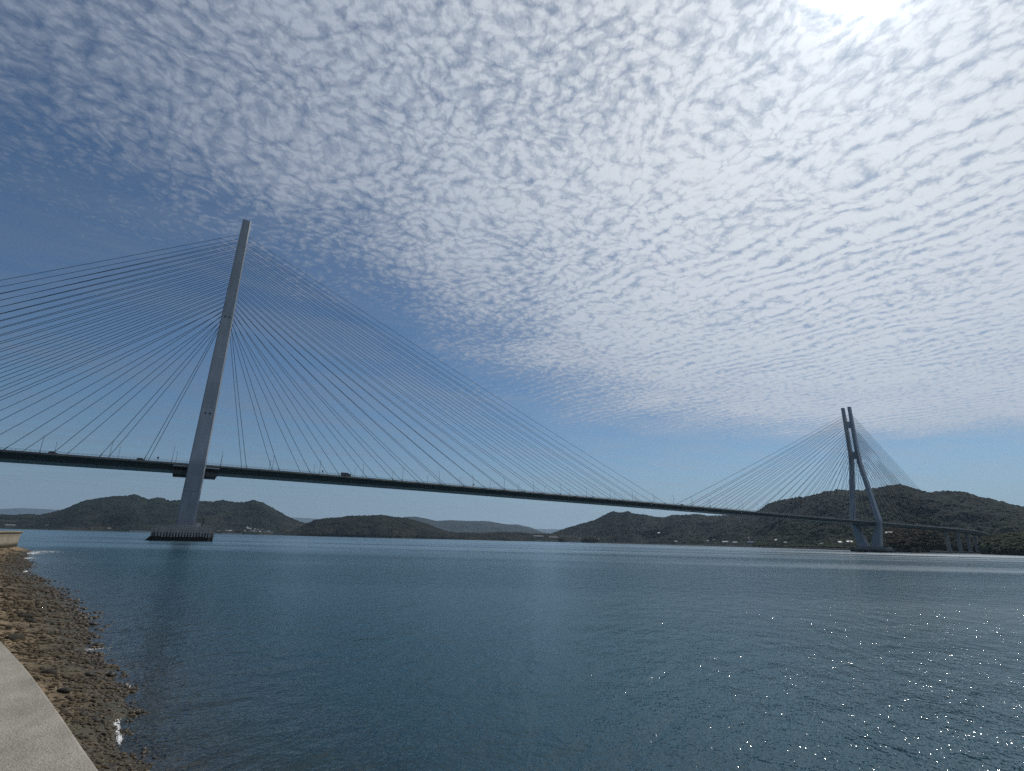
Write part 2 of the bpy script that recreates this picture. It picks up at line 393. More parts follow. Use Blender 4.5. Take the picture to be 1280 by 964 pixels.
def water_mat():
    m, t, out = material('sea_water'); g = gpos(t)
    chop = t.new('ShaderNodeAttribute', attribute_name='chop').outputs['Fac']
    dep = t.new('ShaderNodeAttribute', attribute_name='depth').outputs['Fac']
    gx, gy, gzz = t.sep(g)
    # slicks and ruffled streaks lie along the tidal stream, roughly across the strait
    al = t.math('ADD', t.math('MULTIPLY', gx, .84), t.math('MULTIPLY', gy, -.54)); ac = t.math('ADD', t.math('MULTIPLY', gx, .54), t.math('MULTIPLY', gy, .84))
    sl1 = t.noise(t.comb(t.math('MULTIPLY', al, .0022), t.math('MULTIPLY', ac, .014), 0.), 1., 4, .6, .4)
    off = t.new('ShaderNodeAttribute', attribute_name='offshore').outputs['Fac']
    gust = t.mapr(sl1, .36, .60, .45, 1.2)
    amp = t.math('MULTIPLY', t.math('MULTIPLY', chop, t.mapr(gust, .45, 1.2, .72, 1.1)), t.mapr(off, 0, 1, .98, .85))
    EPS = .035
    def height(dxy):
        q = t.vmath('ADD', g, dxy); q = t.vmath('MULTIPLY', q, (1, 1, 0))
        qx, qy, _ = t.sep(q)
        a = t.math('ADD', t.math('MULTIPLY', qx, .80), t.math('MULTIPLY', qy, .60)); b = t.math('ADD', t.math('MULTIPLY', qx, -.60), t.math('MULTIPLY', qy, .80))
        s1 = t.noise(t.comb(t.math('MULTIPLY', a, .55), t.math('MULTIPLY', b, 1.0), 0.), .55, 2, .5, .3)
        s2 = t.noise(t.comb(t.math('MULTIPLY', a, .6), b, 3.), 1.5, 3, .55, .5)
        s3 = t.noise(t.comb(t.math('MULTIPLY', a, .8), b, 9.), 6.5, 2, .55)
        return t.math('ADD', t.math('ADD', t.math('MULTIPLY', s1, .24), t.math('MULTIPLY', s2, .11)), t.math('MULTIPLY', s3, .056))
    h0 = height((0, 0, 0)); hx = height((EPS, 0, 0)); hy = height((0, EPS, 0))
    sx = t.math('MULTIPLY', t.math('MULTIPLY', t.math('SUBTRACT', h0, hx), 1/EPS), amp); sy = t.math('MULTIPLY', t.math('MULTIPLY', t.math('SUBTRACT', h0, hy), 1/EPS), amp)
    N = t.vmath('NORMALIZE', t.comb(sx, sy, 1.))
    fr = t.new('ShaderNodeFresnel'); fr.inputs[0].default_value = 1.333; t.put(fr.inputs['Normal'], N)
    gl = t.new('ShaderNodeBsdfGlossy'); gl.inputs['Color'].default_value = (.96, .98, 1, 1); t.put(gl.inputs['Roughness'], t.math('MULTIPLY', t.mapr(off, 0, 1, .085, .165), gust)); t.put(gl.inputs['Normal'], N)
    deep = t.new('ShaderNodeBsdfDiffuse'); n = t.noise(g, .02, 3)
    t.put(deep.inputs[0], t.mix(n, (.007, .048, .068), (.010, .062, .084)))
    T = t.math('POWER', 2.718, t.math('MULTIPLY', dep, -1.0))
    tr = t.new('ShaderNodeBsdfTransparent'); t.put(tr.inputs[0], t.mix(t.mapr(dep, 0, .8, 0, 1), (.80, .84, .80), (.55, .66, .60)))
    body = t.new('ShaderNodeMixShader'); t.put(body.inputs[0], T); t.l.new(deep.outputs[0], body.inputs[1]); t.l.new(tr.outputs[0], body.inputs[2])
    mx = t.new('ShaderNodeMixShader'); t.put(mx.inputs[0], fr.outputs[0]); t.l.new(body.outputs[0], mx.inputs[1]); t.l.new(gl.outputs[0], mx.inputs[2])
    t.l.new(mx.outputs[0], out.inputs[0]); return m
WATER = water_mat()
keep = np.any(GZ[GF] < .12, axis=1)
used = np.unique(GF[keep]); remap = np.full(len(GX), -1); remap[used] = np.arange(len(used))
water = arr_mesh('sea_water', np.stack([GX, GY, np.zeros_like(GX)], -1)[used], remap[GF[keep]], WATER, smooth=True); tag(water, kind='structure')
dep = np.maximum(-GZ[used], 0); attr(water, 'depth', dep)
attr(water, 'chop', np.clip(.45+dep*.4, .45, 1.0))
attr(water, 'offshore', np.clip(np.log(np.maximum(np.hypot(GX[used]-CAM[0], GY[used]-CAM[1])*.4+np.maximum(GX[used]-xs(GY[used]), 0)*.6, 1.)/22.)/math.log(1500/22.), 0, 1))

# ------------------------------------------------------------------ seawalls
def promenade_mat():
    m, t, out = material('exposed_concrete'); g = gpos(t)
    n1 = t.noise(g, .9, 5, .6); n2 = t.noise(g, 34., 4, .7); vo = t.voro(g, 60.)
    c = t.mix(t.mapr(n1, .3, .7, 0, 1), (.275, .252, .217), (.345, .318, .276))
    f = t.mapr(n2, .3, .7, .89, 1.09); c = t.mix(1., c, t.comb(f, f, f), 'MULTIPLY')
    st_ = t.noise(t.vmath('MULTIPLY', g, (1., .5, 1.)), 2.2, 6, .7); sf = t.mapr(st_, .42, .62, 1.06, .80); c = t.mix(1., c, t.comb(sf, sf, t.math('MULTIPLY', sf, .98)), 'MULTIPLY')
    pit = t.mapr(t.noise(g, 9., 2), .68, .74, 1., .5); c = t.mix(1., c, t.comb(pit, pit, pit), 'MULTIPLY')
    h = t.math('ADD', t.math('MULTIPLY', n2, .014), t.math('MULTIPLY', vo, .008))
    principled(t, out, c, .92, t.bump(h, 1.), 0., .25); return m
PROM = promenade_mat()
def wall_mat():
    m, t, out = material('stained_seawall'); g = gpos(t); x, y, z = t.sep(g)
    n1 = t.noise(t.vmath('MULTIPLY', g, (1, 1, .25)), .8, 5, .65); n2 = t.noise(g, 3., 4, .6)
    zz = t.math('ADD', z, t.math('MULTIPLY', t.math('SUBTRACT', n2, .5), 1.3))
    c = t.mix(t.mapr(n1, .3, .7, 0, 1), (.20, .175, .13), (.30, .27, .21))
    c = t.mix(t.mapr(zz, 1.5, 2.1, 1., 0.), c, (.035, .03, .018))
    principled(t, out, c, .9, t.bump(n2, .1), 0., .2); return m
SEAW = wall_mat()
def wall_loft(path, prof, name, mat):
    """path: (x,y) along the front edge, prof: list of (inland offset, z)"""
    b = MB(); rings = []
    for i, (x, y) in enumerate(path):
        p0 = path[max(i-1, 0)]; p1 = path[min(i+1, len(path)-1)]
        d = Vector((p1[0]-p0[0], p1[1]-p0[1])).normalized(); nrm = Vector((-d.y, d.x))
        rings.append([(x+nrm.x*o, y+nrm.y*o, z) for o, z in prof])
    b.loft(rings); return b.build(name, mat)
ys = np.concatenate([np.arange(-430, -385, 3.), np.arange(-385, -366, .35), np.arange(-366, -329, 2.)])
near_wall = wall_loft([(xw(y)+.03, y) for y in ys], [(.0, .2), (.0, 3.075), (.008, 3.093), (.025, 3.1), (4.4, 3.14), (4.4, .2)], 'promenade_wall', PROM)
tag(near_wall, 'pale rough concrete seawall top beside the stony beach', 'seawall')
yy = np.concatenate([np.arange(-329.6, -226, 4.), [-226]])
path = [(float(xw(y)), float(y)) for y in yy]+[(-36, -223.6), (-46, -217.8), (-90, -209.8)]
far_wall = wall_loft(path, [(.0, .2), (.0, 3.2), (-.12, 3.75), (-.42, 4.1), (-.42, 4.30), (.5, 4.34), (.9, 3.95), (3.4, 3.9), (3.4, .2)], 'curved_seawall', SEAW)
tag(far_wall, 'stained beige seawall with overhanging lip at the far end of the beach', 'seawall')

# ------------------------------------------------------------------ stones, foam
def stone_mat(name, a, b, wet=True):
    m, t, out = material(name); g = gpos(t); oi = t.noise(g, 2.5, 4, .7); x, y, z = t.sep(g)
    c = t.mix(t.mapr(oi, .35, .65, 0, 1), a, b)
    n2 = t.noise(g, 30., 3); f = t.mapr(n2, .3, .7, .65, 1.35); c = t.mix(1., c, t.comb(f, f, f), 'MULTIPLY')
    principled(t, out, c, t.mapr(z, .1, .6, .45, .9) if wet else .9, t.bump(n2, .02), 0., .4); return m
STONE = stone_mat('wet_stones', (.009, .0075, .003), (.076, .051, .020))
PEBB = stone_mat('dry_pebbles', (.06, .046, .028), (.20, .15, .095))
ROCK = stone_mat('dark_rock', (.014, .013, .010), (.04, .034, .024))
def scatter(n, rmin, rmax, dmu, dsd, seed):
    r = np.random.default_rng(seed); dist = rmin*(rmax/rmin)**r.uniform(0, 1, n)
    y = CAM[1]+dist*.985; d = r.normal(dmu, dsd, n)*np.clip(dist/22, .8, 2.2); x = xs(y)+d
    cl = fbm(x*.9, y*.9, 3, 70+seed)+.35*fbm(x*.25, y*.25, 2, 90)
    ok = (x > xw(y)+.15) & (cl > .60+.10*r.normal(size=n)); x, y = x[ok], y[ok]
    return x, y
def stones(name, n, dmu, dsd, smin, smax, mat, seed, base=ICO2):
    x, y = scatter(n, 9, 150, dmu, dsd, seed); r = np.random.default_rng(seed+1)
    dist = np.hypot(x-CAM[0], y-CAM[1])
    s = smin*(smax/smin)**(r.uniform(0, 1, len(x))**2.0)*np.clip(dist/22, .75, 2.0)
    S = np.stack([s, s*r.uniform(.55, .95, len(x)), s*r.uniform(.3, .6, len(x))], -1)
    o = blobs(name, np.stack([x, y, gz(x, y)+s*.12], -1), S, mat, None, base, .22, seed+2)
    return o
tag(stones('shingle', 30000, -.5, 1.1, .015, .10, STONE, 21), 'dark wet weedy shingle along the waterline', 'shingle', kind='stuff')
tag(stones('pebbles', 9000, -2.0, 1.5, .015, .07, PEBB, 31), 'brown dry pebbles strewn over the upper beach sand', 'pebbles', kind='stuff')
def hit_ground(px, py):
    a, e = azel(px, py); r = np.linspace(6, 250, 6000); x = CAM[0]+np.sin(a)*r; y = CAM[1]+np.cos(a)*r; z = CAM[2]+np.tan(e)*r
    k = np.argmax(z <= np.maximum(gz(x, y), -.05)); return x[k], y[k], max(gz(x[k], y[k]), -.1)
rock_list = [(17, 799, .30, 'black flat boulder by the edge of the concrete wall'), (31, 772, .30, 'dark boulder on the brown sand farther up the beach'), (39, 778, .24, 'squat dark boulder next to a slightly bigger one on the sand'),
             (139, 845, .21, 'dark round rock standing in the shallows away from the waterline'), (122, 807, .20, 'dark rock at the very edge of the water'), (92, 815, .24, 'flat rock half buried in weed at the waterline'),
             (110, 845, .19, 'low wide rock among the shingle near the water'), (116, 781, .2, 'small rock just breaking the surface offshore'), (123, 788, .2, 'small rock breaking the surface just in front of a similar one'),
             (80, 865, .17, 'dark angular rock midway down the beach'), (60, 842, .2, 'dark angular rock close to the wall edge'), (118, 902, .13, 'small dark rock beside the white wavelet'), (104, 893, .12, 'small dark stone next to the wall in the nearest shingle')]
for i, (px, py, s, lab) in enumerate(rock_list):
    x, y, z = hit_ground(px, py)
    o = blobs('rock', np.zeros((1, 3)), np.array([[s*1.25, s*.8, s*.55]]), ROCK, None, ICO2, .20, 100+i)
    bm = bmesh.new(); bm.from_mesh(o.data); bmesh.ops.smooth_vert(bm, verts=bm.verts, factor=.25, use_axis_x=True, use_axis_y=True, use_axis_z=True); bm.to_mesh(o.data); bm.free()
    o.location = (x, y, z+s*.15); o.rotation_euler = (0, 0, rnd.uniform(0, 3)); tag(o, lab, 'rock', 'larger rocks on the beach')
FOAM = plain('foam', (.75, .77, .78), .8, .1)
fp = []; fs = []
for px, py, n, lx, ly in [(145, 905, 420, .07, 1.0), (149, 925, 160, .05, .35), (141, 893, 120, .12, .12), (160, 858, 60, .05, .22), (92, 782, 120, .4, .9), (115, 812, 60, .5, .25),
                          (38, 692, 260, 1.2, 6), (34, 698, 160, .8, 3), (26, 716, 200, .5, 3), (48, 690, 300, 2.8, 7)]:
    a, e = azel(px, py); r = CAM[2]/math.tan(-e); cx = CAM[0]+math.sin(a)*r; cy = CAM[1]+math.cos(a)*r
    n = n*3; q = rng.normal(0, .5, (n, 2)); kf = vnoise(q[:, 0]*5+px, q[:, 1]*7+py, 3) > .44; q = q[kf]; n = len(q)
    curve = .25*np.sin(q[:, 1]*2.2)*lx
    fp.append(np.stack([cx+q[:, 0]*lx+curve-.12*ly*q[:, 1], cy+q[:, 1]*ly, np.full(n, .012)], -1))
    s0 = .011 if r < 40 else .10
    fs.append(s0*rng.uniform(.3, 1.25, n))
fp = np.concatenate(fp); fs = np.concatenate(fs)
foam = blobs('foam', fp, np.stack([fs, fs*1.2, np.full(len(fs), .018)], -1), FOAM, None, ICO1, .3, 77, True); tag(foam, 'white foam of small waves breaking along the beach', 'foam', kind='stuff')

# ------------------------------------------------------------------ hills
def prof(pts):
    q = sorted(azel(x, y) for x, y in pts); return np.array(q)
class Hill:
    def __init__(s, pts, Rf, Sf, seed, carve=.3, power=.9, back=1200., gsize=220., bulge=0.):
        s.p = prof(pts); s.Rf = Rf; s.Sf = Sf; s.seed = seed; s.carve = carve; s.pow = power; s.back = back; s.gs = gsize; s.bulge = bulge
    def fR(s, a): return np.interp(a, *s.Rf)
    def fS(s, a): return np.interp(a, *s.Sf)
    def z(s, a, r):
        a = np.asarray(a, float); r = np.asarray(r, float)
        Rr = s.fR(a); S = s.fS(a); zc = np.maximum(CAM[2]+Rr*np.tan(np.interp(a, s.p[:, 0], s.p[:, 1])), 1.5)
        x = CAM[0]+np.sin(a)*r; y = CAM[1]+np.cos(a)*r
        S = S*(1+.035*(fbm(a*28, a*0+s.seed, 3, s.seed)-.5))
        uu = (r-S)/(Rr-S); uc = np.clip(uu, 0, 1)
        g = uc**s.pow
        n = fbm(x/s.gs, y/s.gs, 5, s.seed); ridg = 1-np.abs(2*n-1)
        bell = np.sin(np.pi*uc)**.8
        n2 = fbm(x/(s.gs*.37), y/(s.gs*.37), 4, s.seed+40)
        h = zc*(g-s.carve*bell*(1.05-ridg)*1.3-s.carve*.35*bell*(n2-.4))
        h = np.maximum(h, zc*.02*uc+3*sstep(0, .03, uc))
        b = np.clip((r-Rr)/s.back, 0, 1); h = np.where(r > Rr, zc*(1-sstep(0, 1, b)*.9), h)
        h = np.where(uu < 0, -3., h)
        lim = (CAM[2]+r*np.tan(np.interp(a, s.p[:, 0], s.p[:, 1])))
        return np.where(r < Rr, np.minimum(h, np.maximum(lim-1., 1.)), h), x, y
    def mesh(s, name, mat, a0, a1, da, nr, tree=8., th=7., skirt=True):
        a = np.arange(a0, a1, da)
        uu = np.concatenate([np.linspace(-.03, 0, 3), np.linspace(.004, 1.0, nr), np.linspace(1.02, 1.6, 14)])
        Rr = s.fR(a); S = s.fS(a)*.955
        A = np.repeat(a[None], len(uu), 0); RR = S[None]+uu[:, None]*(Rr-S)[None]
        RR = np.where(uu[:, None] > 1, Rr[None]+(uu[:, None]-1)/.6*s.back, RR)
        Z, X, Y = s.z(A, RR)
        can = domes(X, Y, tree, s.seed)*th*(.6+.8*fbm(X/90, Y/90, 2, s.seed+8))
        Z = np.where(Z > 2.2, Z+can*sstep(2.2, 8, Z), Z)
        na, nr_ = len(a), len(uu); i = np.arange(nr_-1)[:, None]*na+np.arange(na-1)[None]
        Fc = np.stack([i, i+1, i+na+1, i+na], -1).reshape(-1, 4)
        o = arr_mesh(name, np.stack([X.ravel(), Y.ravel(), Z.ravel()], -1), Fc, mat, smooth=False); tag(o, kind='structure'); return o
    def hit(s, px, py):
        a, e = azel(px, py); r = np.linspace(float(s.fS(a))*.94, float(s.fR(a)), 3000)
        z, x, y = s.z(np.full_like(r, a), r); k = int(np.argmax((z >= CAM[2]+r*math.tan(e)) & (z > .5)))
        if not (z[k] > .5): k = int(np.argmax(z > .5))
        return x[k], y[k], float(z[k]), a
def RS(*pts):   # (photo x, metres) -> azimuth table
    q = sorted((azel(x, 665)[0], d) for x, d in pts); return np.array([k[0] for k in q]), np.array([k[1] for k in q])
dg = math.pi/180
A_PTS = [(-260, 655), (-200, 650), (-120, 646), (-60, 645), (0, 644), (19, 644.7), (37, 643.7), (48, 644.7), (62, 642), (81, 637.5), (97, 630), (109, 625.6), (125, 623.4), (144, 621), (159, 620.6), (168, 618.5), (177, 622), (186, 625), (195, 622.8), (203, 623.7), (212, 627),
         (223, 626), (244, 627), (266, 628), (278, 625.6), (291, 628.4), (305, 628.7), (316, 625.3), (328, 628.7), (344, 637.5), (359, 646.5), (375, 653), (384, 656), (400, 662), (420, 668)]
hillA = Hill(A_PTS, RS((-260, 4200), (100, 4300), (300, 4300), (420, 3900)), RS((-260, 3300), (0, 3400), (150, 3150), (330, 3350), (420, 3600)), 3, .34, .95, 1500, 330)
oA = hillA.mesh('hills_across_strait', FOR_A, -26*dg, 14.2*dg, .035*dg, 210, 12., 8.)
B_PTS = [(350, 668), (366, 664), (376, 659), (384, 655), (394, 650.8), (408, 648.6), (424, 647.5), (434, 645.8), (456, 645.3), (477, 644.5), (490, 646.6), (506, 648), (519, 651), (533, 655), (546, 660.4), (559, 665), (572, 666.8), (586, 666.5), (607, 666.8), (625, 665.5), (644, 665.7), (665, 667.6), (680, 667.8), (700, 668), (730, 672)]
hillB = Hill(B_PTS, RS((350, 3050), (470, 3050), (600, 3000), (730, 3100)), RS((350, 2850), (470, 2650), (600, 2750), (730, 2900)), 5, .22, .62, 700, 150)
oB = hillB.mesh('low_wooded_hills', FOR_B, 9.2*dg, 40*dg, .035*dg, 130, 9., 6.)
C_PTS = [(440, 662), (470, 654), (490, 649.5), (506, 646.7), (519, 646), (530, 648), (546, 651.6), (562, 650.6), (580, 651.3), (599, 651.6), (612, 652), (631, 655.6), (647, 656), (663, 659.6), (676, 665), (690, 668), (720, 672)]
hillC = Hill(C_PTS, RS((440, 10500), (720, 10500)), RS((440, 8600), (720, 8600)), 9, .3, .9, 2500, 700)
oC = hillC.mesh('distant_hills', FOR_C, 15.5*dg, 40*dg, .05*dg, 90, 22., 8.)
D_PTS = [(-300, 645), (-100, 639), (0, 636.7), (30, 635.7), (60, 637), (110, 640), (250, 645), (375, 647.5), (450, 652), (600, 660), (690, 661.8), (720, 662), (790, 668), (860, 676)]
hillD = Hill(D_PTS, RS((-300, 30000), (860, 30000)), RS((-300, 26500), (860, 26500)), 13, .15, .9, 3000, 3000)
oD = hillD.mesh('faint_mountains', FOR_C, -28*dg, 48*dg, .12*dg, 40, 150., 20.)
F_PTS = [(676, 676), (684, 671), (690, 667.5), (710, 660), (727, 655.4), (744, 650.6), (755, 644.6), (766, 639.7), (775, 641.6), (785, 640), (793, 643), (806, 644), (820, 646.7), (831, 647.2), (840, 644.4), (854, 644.4), (871, 643.6), (885, 645.8), (901, 645), (921, 644.4), (944, 641.6), (955, 634.8),
         (960, 631), (975, 626), (1000, 622.5), (1015, 620.5), (1032, 615), (1047, 613), (1065, 614), (1080, 613.7), (1100, 611), (1112, 607.5), (1124, 606), (1135, 608.7), (1150, 613.7), (1160, 616.7), (1180, 614.5), (1195, 615.7), (1210, 618), (1230, 623.7), (1250, 627.5), (1265, 632), (1280, 635), (1330, 642), (1400, 650), (1600, 655)]
hillF = Hill(F_PTS, RS((676, 3700), (760, 3500), (900, 3250), (945, 2900), (1000, 2500), (1124, 2400), (1280, 2350), (1600, 2300)), RS((676, 3000), (760, 2750), (850, 2350), (950, 1850), (1060, 1450), (1120, 1430), (1180, 1480), (1240, 1450), (1300, 1250), (1600, 900)), 17, .36, 1.05, 1300, 260)
oF = hillF.mesh('mainland_hills', FOR_F, 35.6*dg, 92*dg, .032*dg, 330, 9.5, 7.)

# bluffs under the bridge, near enough for single crowns to show: shaped ground + woods
def bluff(name, pts, Rf, Sf, seed, a0, a1, crowns):
    h = Hill(pts, Rf, Sf, seed, .18, .55, 260, 60)
    g = h.mesh(name, FOR_G, a0, a1, .05*dg, 60, 6., 1.)
    r = np.random.default_rng(seed); a = r.uniform(a0, a1, crowns); S = h.fS(a); Rr = h.fR(a); q = S+(Rr+90-S)*r.uniform(-.02, 1, crowns)**.8
    z, x, y = h.z(a, q); ok = z > 2; x, y, z = x[ok], y[ok], z[ok]
    s = r.uniform(2.6, 5.4, len(x)); return h, np.stack([x, y, z+s*.35], -1), np.stack([s, s*.95, s*r.uniform(.75, 1.15, len(x))], -1)
def crown_mat(name, a, b, c):
    m, t, out = material(name); g = gpos(t)
    n1 = t.noise(g, 1/11., 3, .6); n2 = t.noise(g, .9, 3, .7)
    cc = t.ramp(n1, [(.36, a), (.5, b), (.62, c)]); f = t.mapr(n2, .3, .7, .55, 1.45); cc = t.mix(1., cc, t.comb(f, f, f), 'MULTIPLY')
    principled(t, out, cc, .95, t.bump(t.noise(g, 1.4, 3, .7), .8), 0., .1); return m
CR_D = crown_mat('dark_crowns', (.007, .009, .005), (.015, .016, .008), (.032, .025, .012))
CR_G = crown_mat('green_crowns', (.011, .019, .010), (.027, .037, .017), (.052, .052, .024))
G1_PTS = [(1096, 682), (1103, 673), (1111, 664.5), (1122, 663), (1137, 660.4), (1152, 659.8), (1167, 661.5), (1180, 664), (1192, 668), (1206, 674), (1216, 680)]
hG1, P1, S1 = bluff('bluff_by_tower', G1_PTS, RS((1096, 1230), (1140, 1330), (1180, 1480), (1216, 1560)), RS((1096, 1110), (1140, 1150), (1170, 1290), (1216, 1450)), 31, azel(1096, 665)[0], azel(1216, 665)[0], 2300)
tag(blobs('bluff_woods', P1, S1, CR_D, None, ICO2, .28, 41), 'dark brownish woods on the bluff behind the far bridge tower', 'woods', kind='stuff')
G2_PTS = [(1222, 684), (1230, 678.5), (1237, 675), (1246, 672), (1261, 670.5), (1280, 671), (1320, 668), (1400, 664), (1500, 668)]
hG2, P2, S2 = bluff('headland', G2_PTS, RS((1222, 1300), (1280, 1200), (1500, 1050)), RS((1222, 1180), (1280, 1040), (1500, 850)), 37, azel(1222, 665)[0], azel(1440, 665)[0], 2600)
tag(blobs('headland_woods', P2, S2, CR_G, None, ICO2, .28, 43), 'olive green woods on the low headland at the end of the viaduct', 'woods', kind='stuff')
# woods along the nearer foot of the mainland hills
r_ = np.random.default_rng(5); a = r_.uniform(azel(940, 665)[0], azel(1300, 665)[0], 9000); S = hillF.fS(a); q = S+r_.uniform(.0, 1, 9000)**1.3*620
z, x, y = hillF.z(a, q); n = fbm(x/70, y/70, 3, 77); ok = (z > 2.5) & (n > .42); x, y, z = x[ok], y[ok], z[ok]; s = r_.uniform(2.6, 5.6, len(x))
tag(blobs('shore_woods', np.stack([x, y, z+s*.4], -1), np.stack([s, s, s*r_.uniform(.7, 1.1, len(x))], -1), CR_G, None, ICO1, .28, 44), 'mixed green woods and orchards at the foot of the mainland hills', 'woods', kind='stuff')

def islet(px, D, wid, hgt, lab, seed):
    a, e = azel(px, 676); x = CAM[0]+math.sin(a)*D; y = CAM[1]+math.cos(a)*D
    t_ = empty('wooded_islet', (x, y, 0), -a); tag(t_, lab, 'islet', 'small wooded islets off the mainland shore')
    r = np.random.default_rng(seed)
    blobs('rock_base', np.array([[0, 0, 0.]]), np.array([[wid*.52, wid*.42, hgt*.3]]), ROCK, t_, ICO3, .12, seed)
    n = 70; th = r.uniform(0, 6.28, n); q = np.sqrt(r.uniform(0, 1, n))*.44; X = np.cos(th)*q*wid; Y = np.sin(th)*q*wid*.8
    Z = hgt*(.15+.62*np.sqrt(np.clip(1-(q/.47)**2, 0, 1)))*r.uniform(.75, 1, n); s = r.uniform(.09, .15, n)*wid
    blobs('foliage', np.stack([X, Y, Z], -1), np.stack([s, s, s*.8], -1), CR_D, t_, ICO2, .3, seed+1)
islet(702.3, 2750, 36, 24, 'smaller dark wooded islet left of the bigger islet', 61)
islet(737.6, 2700, 84, 27, 'larger dark wooded islet off the mainland shore', 62)

# ------------------------------------------------------------------ bridge
TW = 890.
DZ = np.array([(-420, 42), (-300, 43.6), (-200, 44.9), (-90, 45.7), (-27, 46.5), (23, 46.9), (131, 47.1), (283, 46.6), (450, 46.1), (678, 45.4), (900, 45.3), (1100, 45.1), (1200, 44.8), (1290, 44.0), (1378, 42.6), (1500, 41.0)], float)
_ss = np.linspace(-420, 1500, 961); _zz = np.interp(_ss, DZ[:, 0], DZ[:, 1]); _k = np.hanning(81); _k /= _k.sum()
_zz = np.convolve(np.pad(_zz, 40, mode='edge'), _k, 'valid')
def dz(s): return float(np.interp(s, _ss, _zz))-1.15            # top of the deck edge
def dy(s): return 0. if s < 1205 else ((s-1205)**2)/2600.       # the approach curves away
HW = 14.2
bridge = empty('cable_stayed_bridge', (0, 0, 0))
tag(bridge, 'long grey cable-stayed bridge with two tall towers crossing the strait', 'bridge')
S_END = 1204.
def deck_loft(prof, s0, s1, step, name, mat, parent):
    n = max(2, int((s1-s0)/step)+1); b = MB(); rings = []
    for s in np.linspace(s0, s1, n):
        e = .5; d = Vector((2*e, dy(s+e)-dy(s-e))).normalized(); nrm = Vector((-d.y, d.x))
        rings.append([(s+nrm.x*o, dy(s)+nrm.y*o, dz(s)+h) for o, h in prof])
    b.loft(rings); return b.build(name, mat, parent)
gird = [(-HW, 0), (-HW-.55, -1.0), (-HW+.1, -1.75), (-HW+1.6, -2.1), (-HW+3.6, -4.35), (HW-3.6, -4.35), (HW-1.6, -2.1), (HW-.1, -1.75), (HW+.55, -1.0), (HW, 0)]
girder = deck_loft(gird, -420, S_END, 6, 'girder', GIRDER, bridge)
deck_loft([(-HW+1.2, .004), (-HW+1.2, .06), (HW-1.2, .06), (HW-1.2, .004)], -420, S_END, 8, 'road_surface', ASPH, bridge)
def railing(s0, s1, side, parent, name='railing', step=2.):
    b = MB(); o = side*(HW-.12)
    n = int((s1-s0)/step)
    for i in range(n+1):
        s = s0+i*step; y = o+dy(s); z = dz(s); b.box(s-.05, s+.05, y-.05, y+.05, z, z+1.12)
    m_ = int((s1-s0)/10)
    for h, hh in ((.42, .06), (.75, .06), (1.06, .1)):
        for i in range(m_):
            sa, sb = s0+(s1-s0)*i/m_, s0+(s1-s0)*(i+1)/m_; za, zb = dz(sa)+h, dz(sb)+h; ya, yb = o+dy(sa), o+dy(sb)
            b.add([(sa, ya-.04, za), (sb, yb-.04, zb), (sb, yb+.04, zb), (sa, ya+.04, za), (sa, ya-.04, za+hh), (sb, yb-.04, zb+hh), (sb, yb+.04, zb+hh), (sa, ya+.04, za+hh)],
                  [(3, 2, 1, 0), (4, 5, 6, 7), (0, 1, 5, 4), (1, 2, 6, 5), (2, 3, 7, 6), (3, 0, 4, 7)])
    return b.build(name, RAIL, parent)
for sd in (-1, 1): railing(-420, S_END, sd, bridge)

# tower: two legs that spread up to the deck, lean together above it and rise as a pair of columns
LEV = [(8, 1.9, 15.6, 4.9), (30, 9.5, 18.7, 4.75), (45, 14.75, 20.7, 4.6), (48, 14.75, 20.6, 4.55), (80, 10.6, 16.2, 4.3), (110, 6.6, 11.9, 4.05), (135, 3.3, 8.4, 3.8), (146, 2.75, 7.5, 3.65), (160, 2.7, 7.3, 3.5), (226, 2.75, 7.0, 2.75)]
def oct_ring(t0, t1, sh, z, c=.75):
    return [(-sh+c, t0, z), (sh-c, t0, z), (sh, t0+c, z), (sh, t1-c, z), (sh-c, t1, z), (-sh+c, t1, z), (-sh, t1-c, z), (-sh, t0+c, z)]
def make_tower(parent, s):
    tw = empty('tower', (s, 0, 0), 0, parent)
    for sd in (-1, 1):
        b = MB(); rings = [oct_ring(*((a, bb) if sd > 0 else (-bb, -a)), sh, z, .7 if z > 12 else .9) for z, a, bb, sh in LEV]
        b.loft(rings); b.build('leg', TOWER, tw)
    def beam(z0, z1, half, sh):
        b = MB(); b.box(-sh, sh, -half, half, z0, z1); b.build('crossbeam', TOWER, tw)
    beam(141.5, 152.3, 3.1, 2.9); beam(191.8, 201.8, 2.95, 2.5)
    b = MB(); b.box(-3.9, 3.9, -15.4, 15.4, 37.6, 41.1); b.box(-3.9, 3.9, -12.5, 12.5, 36.9, 37.6); b.build('deck_beam', TOWER, tw)
    for zc, x in ((148., -1.2), (148., 1.1), (77.5, -1.3), (77.5, 1.2)):
        row = np.interp(zc, [l[0] for l in LEV], [l[2] for l in LEV])
        MB().box(x-.5, x+.5, -row-.12, -row+.3, zc-.55, zc+.55).build('inspection_hatch', DARK, tw)
    for sd in (-1, 1):                                   # inspection platforms slung under the deck, both sides of the legs
        for ss in (-1, 1):
            g = MB(); c = ss*8.3
            g.box(c-3.7, c+3.7, sd*9.5-5.6, sd*9.5+5.6, 39.2, 41.0)
            g.box(c-4.0, c+4.0, sd*15.2-.35, sd*15.2+.35, 43.3, 43.9)
            for k in (-3.5, 0, 3.5): g.bar((c+k, sd*15.2, 43.4), (c+k, sd*14.4, 40.4), .22)
            g.build('inspection_platform', DARK, tw)
    return tw
make_tower(bridge, 0.); make_tower(bridge, TW)
for s in (0., TW):                                       # pale fascia rails of the platforms
    for ss in (-1, 1):
        MB().box(s+ss*8.3-4.0, s+ss*8.3+4.0, -15.95, -15.56, 43.2, 43.95).build('platform_rail', ROOFW, bridge)

